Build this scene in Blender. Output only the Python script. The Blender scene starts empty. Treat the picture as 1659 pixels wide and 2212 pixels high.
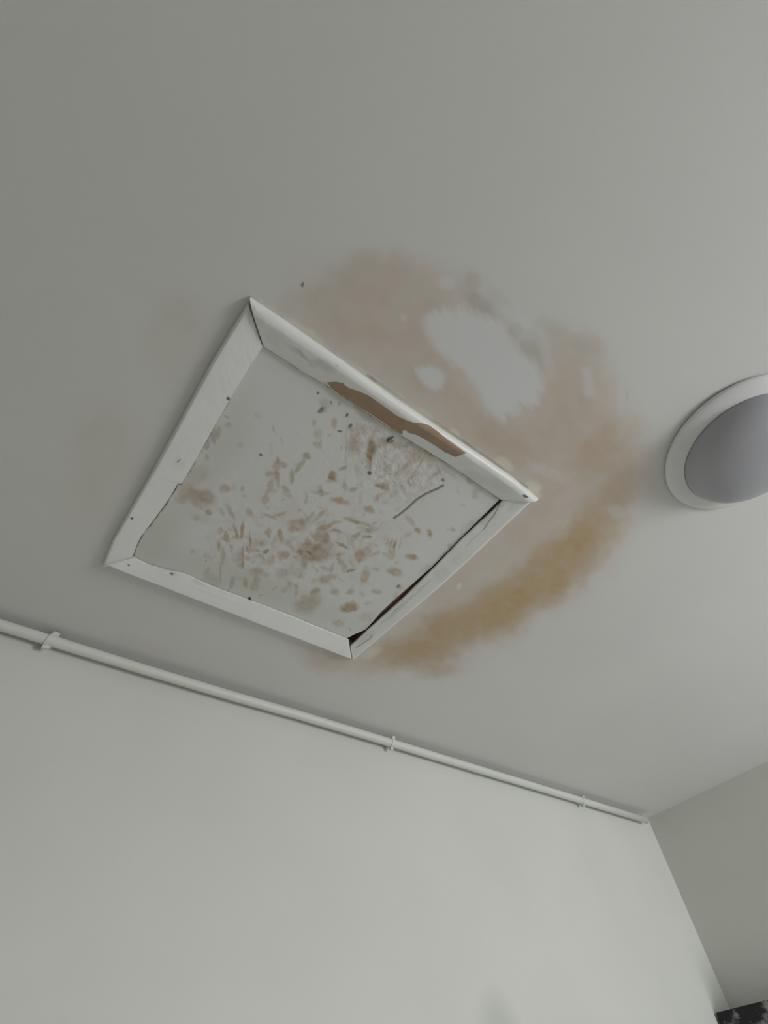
import bpy, bmesh, math
import numpy as np
from mathutils import Matrix, Vector

# ------------------------------------------------------------------ scene, camera, light
C = bpy.context.scene.collection
sc = bpy.context.scene
CAM_Z, CEIL = 1.5, 2.4
H = CEIL - CAM_Z
F_PX, OX, OY = 1089.881, 878.217, 1115.548          # lens solved from the room's own straight lines
RM = np.array([[0.782451, -0.615558, -0.094121],
               [0.439745, 0.653218, -0.616385],
               [0.440902, 0.440901, 0.7818]])
# re-orthonormalise
_u, _s, _v = np.linalg.svd(RM)
RM = _u @ _v

cam_d = bpy.data.cameras.new('camera')
cam = bpy.data.objects.new('camera', cam_d)
C.objects.link(cam)
cam_d.sensor_fit = 'VERTICAL'
cam_d.sensor_height = 36.0
cam_d.lens = F_PX / 2212 * 36.0
cam_d.shift_x = -(OX - 1659 / 2) / 2212
cam_d.shift_y = (OY - 2212 / 2) / 2212
cam_d.clip_start = 0.02
r, u, b = RM[0], -RM[1], -RM[2]
cam.matrix_world = Matrix(((r[0], u[0], b[0], 0), (r[1], u[1], b[1], 0), (r[2], u[2], b[2], CAM_Z), (0, 0, 0, 1)))
sc.camera = cam

sc.view_settings.view_transform = 'Standard'
sc.view_settings.look = 'None'
sc.view_settings.gamma = 1.0
sc.view_settings.use_curve_mapping = False
sc.view_settings.exposure = -0.02

world = bpy.data.worlds.new('world')
sc.world = world
world.use_nodes = True
world.node_tree.nodes['Background'].inputs[0].default_value = (0.75, 0.85, 1.0, 1)
world.node_tree.nodes['Background'].inputs[1].default_value = 0.6

# the room (metres): the back wall carries the pipe, the window is in the wall behind the camera, to the right
LEFT, FRONT = -1.7, -2.3
WIN = dict(x0=1.60, x1=2.52, z0=0.75, z1=1.85)


def daylight(name, size, loc, rot, power, col):
    ld = bpy.data.lights.new(name, 'AREA')
    ld.shape = 'RECTANGLE'
    ld.size, ld.size_y = size
    ld.energy = power
    ld.color = col
    lo = bpy.data.objects.new(name, ld)
    C.objects.link(lo)
    lo.location = loc
    lo.rotation_euler = rot
    return lo


daylight('window_daylight', (WIN['x1'] - WIN['x0'] - .1, WIN['z1'] - WIN['z0'] - .1),
         ((WIN['x0'] + WIN['x1']) / 2, FRONT - 0.1, (WIN['z0'] + WIN['z1']) / 2),
         (math.radians(90), 0, 0), 53.0, (0.955, 0.975, 1.0))


# ------------------------------------------------------------------ survey helpers
def ray(p):
    d = np.array([(p[0] - OX) / F_PX, (p[1] - OY) / F_PX, 1.0]) @ RM
    return d


def at_ceiling(p, drop=0.0):
    """surveyed point of the photo -> metres, on the level `drop` below the ceiling"""
    d = ray(p)
    q = d * ((H - drop) / d[2])
    return np.array([q[0], q[1], CEIL - drop])


def survey(P):
    """metres -> photo survey coordinates (N,3)->(N,2)"""
    P = np.asarray(P, float) - np.array([0, 0, CAM_Z])
    c = P @ RM.T
    return np.stack([OX + F_PX * c[:, 0] / c[:, 2], OY + F_PX * c[:, 1] / c[:, 2]], 1)


# ------------------------------------------------------------------ paint helpers (stains are fields over the surface)
def vnoise(x, y, seed=0):
    rs = np.random.RandomState(seed)
    t = rs.rand(256, 256)
    xi, yi = np.floor(x).astype(int), np.floor(y).astype(int)
    fx, fy = x - xi, y - yi
    fx, fy = fx * fx * (3 - 2 * fx), fy * fy * (3 - 2 * fy)
    a, b_ = t[yi % 256, xi % 256], t[yi % 256, (xi + 1) % 256]
    c, d = t[(yi + 1) % 256, xi % 256], t[(yi + 1) % 256, (xi + 1) % 256]
    return (a * (1 - fx) + b_ * fx) * (1 - fy) + (c * (1 - fx) + d * fx) * fy


def fbm(x, y, seed=0, octv=4):
    s, a, tot = 0, 1.0, 0
    for i in range(octv):
        s = s + a * vnoise(x * 2 ** i, y * 2 ** i, seed + i)
        tot += a
        a *= .5
    return s / tot


def sstep(x):
    x = np.clip(x, 0, 1)
    return x * x * (3 - 2 * x)


def ell(X, Y, cx, cy, rx, ry, ang=0.0, soft=0.6):
    """soft ellipse: 1 inside, falling to 0 at the rim over the outer `soft` share"""
    a = math.radians(ang)
    dx, dy = X - cx, Y - cy
    lx, ly = dx * math.cos(a) + dy * math.sin(a), -dx * math.sin(a) + dy * math.cos(a)
    d = np.sqrt((lx / rx) ** 2 + (ly / ry) ** 2)
    return sstep((1 + soft * .5 - d) / soft)


def seg_dist(X, Y, pts, closed=False):
    d = np.full(X.shape, 1e9)
    n = len(pts)
    for i in range(n if closed else n - 1):
        ax, ay = pts[i]
        bx, by = pts[(i + 1) % n]
        vx, vy = bx - ax, by - ay
        t = np.clip(((X - ax) * vx + (Y - ay) * vy) / (vx * vx + vy * vy + 1e-9), 0, 1)
        d = np.minimum(d, np.hypot(X - ax - t * vx, Y - ay - t * vy))
    return d


def inside(X, Y, pts):
    r_ = np.zeros(X.shape, bool)
    n = len(pts)
    for i in range(n):
        x0, y0 = pts[i]
        x1, y1 = pts[(i + 1) % n]
        c = (y0 > Y) != (y1 > Y)
        xi = (x1 - x0) * (Y - y0) / (y1 - y0 + 1e-12) + x0
        r_ ^= c & (X < xi)
    return r_


def poly(X, Y, pts, soft):
    d = seg_dist(X, Y, pts, True)
    sd = np.where(inside(X, Y, pts), d, -d)
    return sstep(sd / soft * .5 + .5)


def stroke(X, Y, pts, w, soft=1.0):
    return sstep((w * .5 + soft - seg_dist(X, Y, pts)) / (soft * 2) + .0)


def over(a, b_):
    return 1 - (1 - a) * (1 - np.clip(b_, 0, 1))


# ------------------------------------------------------------------ mesh helpers
def mesh_obj(name, verts, faces, mat, parent=None, smooth=False):
    me = bpy.data.meshes.new(name)
    me.from_pydata([tuple(map(float, v)) for v in verts], [], [tuple(map(int, f)) for f in faces])
    me.update()
    if smooth:
        me.polygons.foreach_set('use_smooth', [True] * len(me.polygons))
    me.materials.append(mat)
    o = bpy.data.objects.new(name, me)
    C.objects.link(o)
    if parent is not None:
        o.parent = parent
    return o


def bm_obj(name, bm, mat, parent=None, smooth=False):
    me = bpy.data.meshes.new(name)
    bmesh.ops.recalc_face_normals(bm, faces=bm.faces)
    bm.to_mesh(me)
    bm.free()
    if smooth:
        me.polygons.foreach_set('use_smooth', [True] * len(me.polygons))
    me.materials.append(mat)
    o = bpy.data.objects.new(name, me)
    C.objects.link(o)
    if parent is not None:
        o.parent = parent
    return o


def set_attr(o, name, vals):
    a = o.data.attributes.new(name, 'FLOAT', 'POINT')
    v = np.zeros(len(o.data.vertices), np.float32)
    v[:len(vals)] = vals
    a.data.foreach_set('value', v)


def tag(o, label, cat, group=None):
    o['label'] = label
    o['category'] = cat
    if group:
        o['group'] = group
    return o


def empty(name, loc):
    o = bpy.data.objects.new(name, None)
    C.objects.link(o)
    o.location = loc
    o.empty_display_size = .05
    return o


def struct(o):
    o['kind'] = 'structure'
    return o


def add_box(bm, x0, x1, y0, y1, z0, z1):
    v = [bm.verts.new((x, y, z)) for z in (z0, z1) for y in (y0, y1) for x in (x0, x1)]
    for f in ((0, 2, 3, 1), (4, 5, 7, 6), (0, 1, 5, 4), (2, 6, 7, 3), (0, 4, 6, 2), (1, 3, 7, 5)):
        bm.faces.new([v[i] for i in f])


def add_prism(bm, pts, z0, z1):
    lo = [bm.verts.new((p[0], p[1], z0)) for p in pts]
    hi = [bm.verts.new((p[0], p[1], z1)) for p in pts]
    n = len(pts)
    bm.faces.new(lo[::-1])
    bm.faces.new(hi)
    for i in range(n):
        bm.faces.new((lo[i], lo[(i + 1) % n], hi[(i + 1) % n], hi[i]))


def add_lathe(bm, prof, cx, cy, n=128):
    rings = []
    for r_, z in prof:
        if r_ < 1e-6:
            rings.append([bm.verts.new((cx, cy, z))])
        else:
            rings.append([bm.verts.new((cx + r_ * math.cos(2 * math.pi * i / n), cy + r_ * math.sin(2 * math.pi * i / n), z)) for i in range(n)])
    for a, b_ in zip(rings[:-1], rings[1:]):
        for i in range(n):
            j = (i + 1) % n
            if len(a) == 1 and len(b_) == 1:
                continue
            if len(a) == 1:
                bm.faces.new((a[0], b_[i], b_[j]))
            elif len(b_) == 1:
                bm.faces.new((a[i], a[j], b_[0]))
            else:
                bm.faces.new((a[i], a[j], b_[j], b_[i]))


# ------------------------------------------------------------------ materials
def srgb(*c):
    return tuple(((v / 255 + .055) / 1.055) ** 2.4 if v > 10 else v / 255 / 12.92 for v in c)


class Mat:
    def __init__(s, name, rough=.6, spec=.3):
        s.m = bpy.data.materials.new(name)
        s.m.use_nodes = True
        s.t = s.m.node_tree
        s.b = s.t.nodes['Principled BSDF']
        s.b.inputs['Roughness'].default_value = rough
        s.b.inputs['Specular IOR Level'].default_value = spec
        s.tc = s.t.nodes.new('ShaderNodeTexCoord')

    def n(s, typ, **k):
        nd = s.t.nodes.new(typ)
        for a, v in k.items():
            setattr(nd, a, v)
        return nd

    def l(s, a, b_):
        s.t.links.new(a, b_)

    def rgb(s, c):
        nd = s.n('ShaderNodeRGB')
        nd.outputs[0].default_value = (*c, 1)
        return nd.outputs[0]

    def noise(s, scale, detail=3, rough=.5):
        nd = s.n('ShaderNodeTexNoise')
        nd.inputs['Scale'].default_value = scale
        nd.inputs['Detail'].default_value = detail
        nd.inputs['Roughness'].default_value = rough
        s.l(s.tc.outputs['Object'], nd.inputs['Vector'])
        return nd.outputs['Fac']

    def ramp(s, fac, lo, hi, a=0.0, b_=1.0):
        nd = s.n('ShaderNodeMapRange')
        nd.inputs['From Min'].default_value = lo
        nd.inputs['From Max'].default_value = hi
        nd.inputs['To Min'].default_value = a
        nd.inputs['To Max'].default_value = b_
        s.l(fac, nd.inputs['Value'])
        return nd.outputs[0]

    def mix(s, a, b_, fac, mode='MIX'):
        nd = s.n('ShaderNodeMix', data_type='RGBA', blend_type=mode)
        for sock, v in ((nd.inputs['A'], a), (nd.inputs['B'], b_)):
            if isinstance(v, tuple):
                sock.default_value = (*v, 1)
            else:
                s.l(v, sock)
        if isinstance(fac, (int, float)):
            nd.inputs['Factor'].default_value = fac
        else:
            s.l(fac, nd.inputs['Factor'])
        return nd.outputs['Result']

    def attr(s, name):
        nd = s.n('ShaderNodeAttribute', attribute_name=name)
        return nd.outputs['Fac']

    def color(s, c):
        if isinstance(c, tuple):
            s.b.inputs['Base Color'].default_value = (*c, 1)
        else:
            s.l(c, s.b.inputs['Base Color'])

    def bump(s, h, strength=.2, dist=.001):
        nd = s.n('ShaderNodeBump')
        nd.inputs['Strength'].default_value = strength
        nd.inputs['Distance'].default_value = dist
        s.l(h, nd.inputs['Height'])
        s.l(nd.outputs[0], s.b.inputs['Normal'])


def paint(name, col, rough=.6, spec=.3, var=.03, bump=.15, scale=180):
    m = Mat(name, rough, spec)
    lo = tuple(c * (1 - var) for c in col)
    hi = tuple(min(1, c * (1 + var)) for c in col)
    m.color(m.mix(lo, hi, m.ramp(m.noise(2.3, 4), .3, .7)))
    m.bump(m.noise(scale, 3), bump, .0006)
    return m


CEIL_COL = (0.755, 0.748, 0.728)
WALL_COL = (0.705, 0.712, 0.664)

m_wall = paint('wall_paint', WALL_COL, .5, .35)
m = Mat('back_wall_paint', .5, .35)
base = m.mix(tuple(c_ * .97 for c_ in WALL_COL), tuple(c_ * 1.03 for c_ in WALL_COL), m.ramp(m.noise(2.3, 4), .3, .7))
_d = ray((1080, 2222))
_A, _B = at_ceiling((0, 1344)), at_ceiling((1399, 1768))
_n = np.array([-(_B - _A)[1], (_B - _A)[0]])
_k = (_n @ _A[:2]) / (_n @ _d[:2])
dist = m.n('ShaderNodeVectorMath', operation='DISTANCE')
m.l(m.tc.outputs['Object'], dist.inputs[0])
dist.inputs[1].default_value = (_d[0] * _k, _d[1] * _k, CAM_Z + _d[2] * _k)
m.color(m.mix(base, (.84, .84, .85), m.ramp(dist.outputs['Value'], .095, .03), 'MULTIPLY'))     # a soft round grey mark low on the wall
m.bump(m.noise(180, 3), .15, .0006)
m_back = m.m
m_floor = paint('carpet', (.46, .44, .41), .9, .1, .15, .4, 300)
m_white = paint('white_gloss_paint', (.78, .78, .755), .38, .45, .02, .08, 60)
m_pipe = paint('pipe_paint', (.72, .73, .68), .45, .4, .03, .12, 90)
m_plastic = paint('lamp_base_plastic', (.84, .84, .85), .3, .5, .01, .02, 50)
m_frame = paint('window_frame_paint', (.8, .8, .8), .4, .4)

# ceiling: emulsion with rust-brown and ochre water stain, filler patches, grey smudges
m = Mat('stained_ceiling_paint', .65, .25)
base = m.mix(tuple(c * .98 for c in CEIL_COL), tuple(c * 1.02 for c in CEIL_COL), m.ramp(m.noise(2.1, 4), .3, .7))
fine = m.ramp(m.noise(30, 5, .6), .3, .7, .88, 1.1)


def scaled(m, a, f):
    nd = m.n('ShaderNodeMath', operation='MULTIPLY', use_clamp=True)
    m.l(a, nd.inputs[0])
    m.l(f, nd.inputs[1])
    return nd.outputs[0]


c = m.mix(base, (.82, .665, .55), scaled(m, m.attr('brown'), fine), 'MULTIPLY')
c = m.mix(c, (.76, .58, .33), scaled(m, m.attr('ochre'), fine), 'MULTIPLY')
c = m.mix(c, (.74, .74, .70), m.attr('smudge'), 'MULTIPLY')
c = m.mix(c, (.768, .768, .775), m.attr('patch'))
c = m.mix(c, (.80, .785, .68), m.attr('cream'))
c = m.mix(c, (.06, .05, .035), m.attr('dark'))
m.color(c)
m.bump(m.noise(180, 3), .15, .0006)
m_ceil = m.m

# hatch panel: water-marked painted board
m = Mat('water_marked_panel_paint', .5, .35)
base = m.mix((.745, .745, .725), (.785, .785, .77), m.ramp(m.noise(5, 4), .3, .7))
fine = m.ramp(m.noise(60, 4, .6), .3, .7, .6, 1.25)
c = m.mix(base, (.80, .80, .70), m.attr('film'), 'MULTIPLY')
c = m.mix(c, (.72, .54, .40), scaled(m, m.attr('brown'), fine), 'MULTIPLY')
c = m.mix(c, (.60, .56, .43), scaled(m, m.attr('olive'), fine), 'MULTIPLY')
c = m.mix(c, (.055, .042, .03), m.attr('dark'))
m.color(c)
m.bump(m.noise(220, 3), .1, .0004)
m_panel = m.m

# frame strips: white gloss with grime, scratches, a painted shadow line at the tear
m = Mat('frame_gloss_paint', .36, .45)
base = m.mix((.82, .82, .80), (.87, .87, .855), m.ramp(m.noise(9, 4), .3, .7))
c = m.mix(base, (.62, .61, .56), m.attr('grime'), 'MULTIPLY')
c = m.mix(c, (.86, .86, .84), m.attr('chip'))
c = m.mix(c, (.05, .04, .03), m.attr('dark'))
m.color(c)
m.bump(m.noise(70, 3), .1, .0008)
m_strip = m.m

m = Mat('bare_fibreboard', .85, .1)
m.color(m.mix(srgb(166, 143, 122), srgb(180, 156, 135), m.ramp(m.noise(40, 5), .3, .7)))
m.bump(m.noise(300, 3), .3, .0005)
m_bare = m.m

m = Mat('dark_red_timber', .8, .1)
m.color(m.mix((.34, .15, .085), (.45, .22, .14), m.ramp(m.noise(30, 5), .3, .7)))
m_timber = m.m
m_batten = paint('dusty_batten', (.50, .41, .33), .9, .1, .2, .3, 60)

# ceiling light diffuser: grey-lavender translucent plastic
m = Mat('opal_diffuser', .3, .5)
m.color((.44, .44, .475))
m_opal = m.m

# marbled black cabinet
m = Mat('black_marbled_laminate', .4, .4)
w = m.noise(17, 6, .65)
k = m.mix((.006, .006, .008), (.30, .29, .33), m.ramp(w, .50, .62))
m.color(m.mix(k, (.012, .014, .03), m.ramp(m.noise(5, 3), .55, .65)))
m_marble = m.m
for k_ in list(globals()):
    if isinstance(globals()[k_], Mat) and k_.startswith('m_'):
        globals()[k_] = globals()[k_].m

# ------------------------------------------------------------------ setting: room shell
A = at_ceiling((0, 1344))            # where back wall meets ceiling
B = at_ceiling((1399, 1768))         # the corner
Cc = at_ceiling((1659, 1644))        # where right wall meets ceiling
dAB = (B - A)[:2] / np.linalg.norm((B - A)[:2])
dBC = (Cc - B)[:2] / np.linalg.norm((Cc - B)[:2])
P_bl = A[:2] + dAB * ((LEFT - A[0]) / dAB[0])
P_br = B[:2]
P_fr = B[:2] + dBC * ((FRONT - B[1]) / dBC[1])
P_fl = np.array([LEFT, FRONT])
nAB = np.array([-dAB[1], dAB[0]])       # out of the room, beyond the back wall
nBC = np.array([-dBC[1], dBC[0]])
T = .12
TOP = CEIL + .12


def wall(name, p, q, n, mat=None, ext0=0, ext1=0):
    d = (q - p) / np.linalg.norm(q - p)
    p, q = p - d * ext0, q + d * ext1
    bm = bmesh.new()
    add_prism(bm, [p, q, q + n * T, p + n * T], 0, CEIL)
    return struct(bm_obj(name, bm, mat or m_wall))


wall('wall_back', P_bl, P_br, nAB, m_back)
wall('wall_left', P_bl, P_fl, np.array([-1.0, 0]))
wall('wall_right', P_br, P_fr, nBC)
bm = bmesh.new()
x0, x1, z0, z1 = WIN['x0'], WIN['x1'], WIN['z0'], WIN['z1']
for a0, a1, c0, c1 in ((LEFT, x0, 0, CEIL), (x1, P_fr[0], 0, CEIL), (x0, x1, 0, z0), (x0, x1, z1, CEIL)):
    add_box(bm, a0, a1, FRONT - T, FRONT, c0, c1)
struct(bm_obj('wall_front', bm, m_wall))
bm = bmesh.new()
for a0, a1, c0, c1 in ((x0, x0 + .05, z0, z1), (x1 - .05, x1, z0, z1), (x0 + .05, x1 - .05, z0, z0 + .05), (x0 + .05, x1 - .05, z1 - .05, z1)):
    add_box(bm, a0, a1, FRONT - .08, FRONT - .02, c0, c1)
struct(bm_obj('window_1', bm, m_frame))
bm = bmesh.new()
add_prism(bm, [P_bl, P_br, P_fr, P_fl], -.1, 0)
struct(bm_obj('floor', bm, m_floor))

# ------------------------------------------------------------------ hatch outline (photo survey, on the frame's own levels)
T_OUT, T_IN, GAPZ = .0135, .0045, .001
OPEN = dict(x0=.050, x1=.676, y0=.338, y1=.964)   # hole cut in the ceiling
LEFT_OUT = [(538, 651), (501, 708.5), (459, 778), (423, 844), (381, 922), (329.6, 1016), (278, 1106), (245, 1163.6), (223, 1219)]
LEFT_IN = [(567, 750), (537.5, 793), (497, 862), (483, 886), (462, 922), (435, 971), (408, 1019), (392.5, 1043), (391.5, 1045.6),
           (384, 1045.2), (360, 1085), (329.6, 1126), (305.5, 1157.6), (296, 1176), (286, 1203)]
TOP_OUT = [(541, 640), (600, 679), (744.7, 780), (853, 857), (918, 901), (1008.7, 961.7), (1106, 1028.6), (1161, 1074)]
TOP_IN = [(570, 749), (600, 768), (658, 806), (705, 832), (770, 876), (867.6, 941), (961.7, 998), (1016, 1034), (1081, 1079)]
BOT_OUT = [(226, 1220), (290, 1246), (373.6, 1278.5), (453, 1309), (561.6, 1351), (670, 1392), (759, 1426)]
BOT_IN = [(287, 1205), (319, 1220.6), (355.5, 1231.5), (390, 1238), (410, 1246), (453, 1266), (514.6, 1289), (598, 1320), (670, 1349), (753, 1383)]
RIGHT_OUT = [(1160, 1075.5), (1087, 1143.5), (1018, 1209), (950, 1270.5), (868, 1339), (805, 1393), (763, 1428)]
RIGHT_IN = [(1086, 1081.5), (1068, 1100), (996.6, 1166), (940, 1224.5), (874, 1290), (827, 1332), (796, 1360), (757, 1396)]
PANEL_R = [(1078.5, 1079.5), (994, 1163.5), (931.5, 1226.5), (856, 1291.5), (822, 1323.5), (791, 1359.5), (766, 1370), (751, 1378)]


def resample(P, s):
    P = np.asarray(P, float)
    L = np.r_[0, np.cumsum(np.linalg.norm(np.diff(P, axis=0), axis=1))]
    L /= L[-1]
    return np.stack([np.interp(s, L, P[:, i]) for i in range(P.shape[1])], 1)


# ------------------------------------------------------------------ ceiling with the stain
def axis(lo, hi, d0, d1, step, must):
    a = list(np.arange(d0, d1 + 1e-9, step)) + list(must)
    a += list(np.linspace(lo, d0, 7)) + list(np.linspace(d1, hi, 7))
    a = sorted(a)
    out = [a[0]]
    for v in a[1:]:
        if v - out[-1] > 6e-4 or any(abs(v - q) < 1e-9 for q in must):
            if v - out[-1] <= 6e-4 and len(out) > 1 and not any(abs(out[-1] - q) < 1e-9 for q in must):
                out.pop()
            if v - out[-1] > 1e-6:
                out.append(v)
    return np.array(out)


gx = axis(LEFT - T, P_br[0] + T, -.22, 1.46, .0036, (OPEN['x0'], OPEN['x1']))
gy = axis(FRONT - T, P_bl[1] + T, -.06, 1.24, .0036, (OPEN['y0'], OPEN['y1']))
nx, ny = len(gx), len(gy)
GX, GY = np.meshgrid(gx, gy)
V = np.stack([GX.ravel(), GY.ravel(), np.full(nx * ny, CEIL)], 1)
ii = np.arange(nx * ny).reshape(ny, nx)
q = np.stack([ii[:-1, :-1], ii[1:, :-1], ii[1:, 1:], ii[:-1, 1:]], -1).reshape(-1, 4)
cx_ = (V[q[:, 0], 0] + V[q[:, 2], 0]) / 2
cy_ = (V[q[:, 0], 1] + V[q[:, 2], 1]) / 2
hole = (cx_ > OPEN['x0']) & (cx_ < OPEN['x1']) & (cy_ > OPEN['y0']) & (cy_ < OPEN['y1'])
q = q[~hole]
nv = len(V)
ox = [gx[0], OPEN['x0'], OPEN['x1'], gx[-1]]
oy = [gy[0], OPEN['y0'], OPEN['y1'], gy[-1]]
top = [(x, y, TOP) for y in oy for x in ox]
fq = [tuple(f) for f in q]
for j in range(3):
    for i in range(3):
        if (i, j) != (1, 1):
            a0 = nv + j * 4 + i
            fq.append((a0, a0 + 1, a0 + 5, a0 + 4))
# reveal of the hole
n2 = nv + 16
rev = [(OPEN['x0'], OPEN['y0']), (OPEN['x1'], OPEN['y0']), (OPEN['x1'], OPEN['y1']), (OPEN['x0'], OPEN['y1'])]
revv = [(x, y, z) for z in (CEIL, TOP) for x, y in rev]
for i in range(4):
    j = (i + 1) % 4
    fq.append((n2 + i, n2 + j, n2 + 4 + j, n2 + 4 + i))
allv = [tuple(v) for v in V] + top + revv
ceil = struct(mesh_obj('ceiling', allv, fq, m_ceil))

S = survey(V)
S[~np.isfinite(S)] = -1e5
far = (GX.ravel() < -.23) | (GX.ravel() > 1.47) | (GY.ravel() < -.07) | (GY.ravel() > 1.25)
px_, py_ = S[:, 0], S[:, 1]
# ragged edges
wx = px_ + 32 * (fbm(px_ / 46, py_ / 46, 3) - .5) + 14 * (fbm(px_ / 17, py_ / 17, 9) - .5)
wy = py_ + 32 * (fbm(px_ / 46, py_ / 46, 21) - .5) + 14 * (fbm(px_ / 17, py_ / 17, 33) - .5)
OUTLINE = [(570, 655), (640, 642), (705, 612), (765, 560), (850, 545), (920, 560), (960, 590), (1020, 590), (1045, 640), (1090, 690), (1140, 740),
           (1190, 700), (1280, 730), (1330, 800), (1350, 880), (1385, 950), (1395, 1010), (1385, 1090), (1345, 1160), (1310, 1230), (1250, 1285),
           (1160, 1330), (1110, 1385), (1040, 1400), (985, 1445), (930, 1462), (860, 1452), (760, 1458), (690, 1440), (660, 1400), (760, 1380), (1000, 1000), (620, 700)]
brown = .42 * poly(wx, wy, OUTLINE, 38)
for a in ((810, 690, 190, 75, 30, .24), (850, 620, 120, 60, 15, .18), (900, 780, 80, 60, 30, .25), (1010, 890, 120, 36, 37, .45), (940, 700, 40, 60, 0, .15),
          (1190, 950, 160, 70, 0, .42), (1290, 1020, 100, 80, -50, .3), (1240, 840, 70, 80, 0, .30), (1220, 1090, 130, 70, -40, .25),
          (760, 700, 60, 50, 20, .15), (800, 1420, 120, 35, 5, .18), (1000, 960, 90, 40, 38, .2), (700, 1425, 40, 25, 10, .3), (1090, 1150, 130, 45, -42, .25), (960, 1290, 110, 40, -42, .18)):
    brown = over(brown, a[5] * ell(wx, wy, *a[:5], soft=1.3))
ochre = np.zeros_like(px_)
for a in ((1285, 1140, 120, 48, -55, .42), (1205, 1225, 130, 58, -40, .72), (1090, 1305, 130, 50, -28, .72), (965, 1370, 125, 42, -24, .68), (885, 1415, 80, 30, -12, .5),
          (940, 1452, 42, 17, -8, .6), (1300, 965, 60, 34, -50, .30), (1125, 1355, 45, 22, -30, .4), (1275, 1225, 45, 24, -45, .45), (1240, 840, 55, 60, 0, .14),
          (225, 970, 75, 100, 10, .16), (372, 730, 60, 95, 15, .13), (400, 670, 40, 30, 0, .06), (700, 610, 80, 25, -25, .12), (800, 560, 70, 30, 0, .14),
          (180, 1090, 60, 60, 0, .10), (310, 1400, 60, 22, 15, .12), (1110, 985, 90, 30, 40, .14), (1340, 1050, 40, 60, 0, .2)):
    ochre = over(ochre, a[5] * ell(wx, wy, *a[:5], soft=1.05))
ochre *= np.where(px_ < 640, 1, poly(wx, wy, OUTLINE, 64))
brown *= .80 + .4 * fbm(px_ / 45, py_ / 45, 50)
ochre *= .76 + .4 * fbm(px_ / 45, py_ / 45, 60)
# filler patches with brushed edges
a_ = math.radians(60)
sx = px_ * math.cos(a_) + py_ * math.sin(a_)
sy = -px_ * math.sin(a_) + py_ * math.cos(a_)
br = 44 * (fbm(sx / 34, sy / 6, 71) - .5)
bx, by = px_ + br * math.cos(a_) + 10 * (fbm(px_ / 25, py_ / 25, 80) - .5), py_ + br * math.sin(a_) + 10 * (fbm(px_ / 25, py_ / 25, 81) - .5)
patch = poly(bx, by, [(915, 690), (945, 672), (1000, 666), (1050, 690), (1085, 700), (1120, 760), (1160, 785), (1174, 830), (1160, 868), (1120, 885), (1085, 908),
                      (1052, 890), (1040, 850), (1022, 820), (985, 790), (945, 755), (925, 725)], 16) * .95
patch = over(patch, .95 * poly(px_ + .25 * br, py_ + .2 * br, [(897, 797), (922, 791), (948, 796), (961, 815), (957, 836), (940, 843), (918, 833), (904, 815)], 8))
patch = over(patch, .55 * ell(px_ + br * .3, py_, 966, 611, 20, 14, 20, .7))
patch = over(patch, .5 * ell(px_, py_, 872, 687, 7, 7, 0, .8))
patch = over(patch, .55 * poly(px_, py_, [(1257, 793), (1278, 795), (1284, 838), (1287, 860), (1264, 857)], 9))
patch = over(patch, .45 * ell(bx, py_, 1343, 850, 7, 36, 4, 1.2))
patch = over(patch, .9 * ell(px_, py_, 992, 1266, 4.5, 8, 28, .7))
patch = over(patch, .30 * ell(bx, by, 1180, 760, 14, 55, -15, .9))
patch = over(patch, .35 * ell(bx, by, 1010, 1000, 60, 9, 40, .9))
patch = over(patch, .30 * ell(bx, by, 1185, 1020, 50, 12, 25, .9))
patch = over(patch, .35 * ell(px_, py_, 1330, 1105, 20, 14, 30, 1))
patch = over(patch, .35 * ell(bx, by, 960, 745, 60, 9, 60, 1))
patch = over(patch, .40 * ell(bx, by, 1120, 700, 60, 20, 40, 1))
# grey smudges of an older repaint
smudge = np.zeros_like(px_)
for a in ((1040, 652, 42, 17, 32, .55), (1020, 606, 18, 18, 0, .35), (1112, 712, 17, 19, 0, .62), (1150, 748, 24, 34, -20, .45), (1085, 690, 25, 10, 30, .3), (1190, 705, 34, 20, 20, .25),
          (1270, 745, 40, 22, 30, .25), (1165, 790, 10, 24, 0, .3), (1075, 640, 34, 14, 40, .22), (1353, 850, 3, 38, 3, .15)):
    smudge = over(smudge, a[5] * ell(wx * .5 + px_ * .5, wy * .5 + py_ * .5, *a[:5], soft=.8))
# cream paint lapped off the frame on to the ceiling
cream = np.zeros_like(px_)
lap = seg_dist(px_, py_, TOP_OUT)
ln = fbm(px_ / 34, py_ / 34, 91)
cream = sstep((9 + 26 * (ln - .45) - lap) / 8) * .75 * (px_ > 560)
cream = over(cream, .7 * ell(px_, py_, 1090, 1002, 22, 11, 38, .7))
cream = over(cream, .75 * ell(px_, py_, 1152, 1052, 18, 12, 20, .6))
cream = over(cream, .5 * ell(px_, py_, 803, 1411, 22, 10, -25, .8))
cream = over(cream, .35 * ell(px_, py_, 900, 1310, 30, 9, -40, .9))
dark = over(.85 * ell(px_, py_, 654, 615, 3.6, 4.5, 0, .6), .8 * stroke(px_, py_, [(793, 811), (812, 825)], 3, 1.5))
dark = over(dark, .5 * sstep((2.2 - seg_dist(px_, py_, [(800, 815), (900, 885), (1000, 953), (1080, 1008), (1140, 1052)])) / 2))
for nm, val in (('brown', brown), ('ochre', ochre), ('patch', patch), ('smudge', smudge), ('cream', cream), ('dark', dark)):
    val = np.where(far, 0, np.clip(val, 0, 1))
    set_attr(ceil, nm, val)

# ------------------------------------------------------------------ access hatch: timber lining, panel, four mitred strips
hatch = empty('access_hatch', ((OPEN['x0'] + OPEN['x1']) / 2, (OPEN['y0'] + OPEN['y1']) / 2, CEIL))
tag(hatch, 'square loft hatch with water-marked white panel and cracked white frame on stained ceiling', 'ceiling hatch')
HL = Vector(hatch.location)


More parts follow.
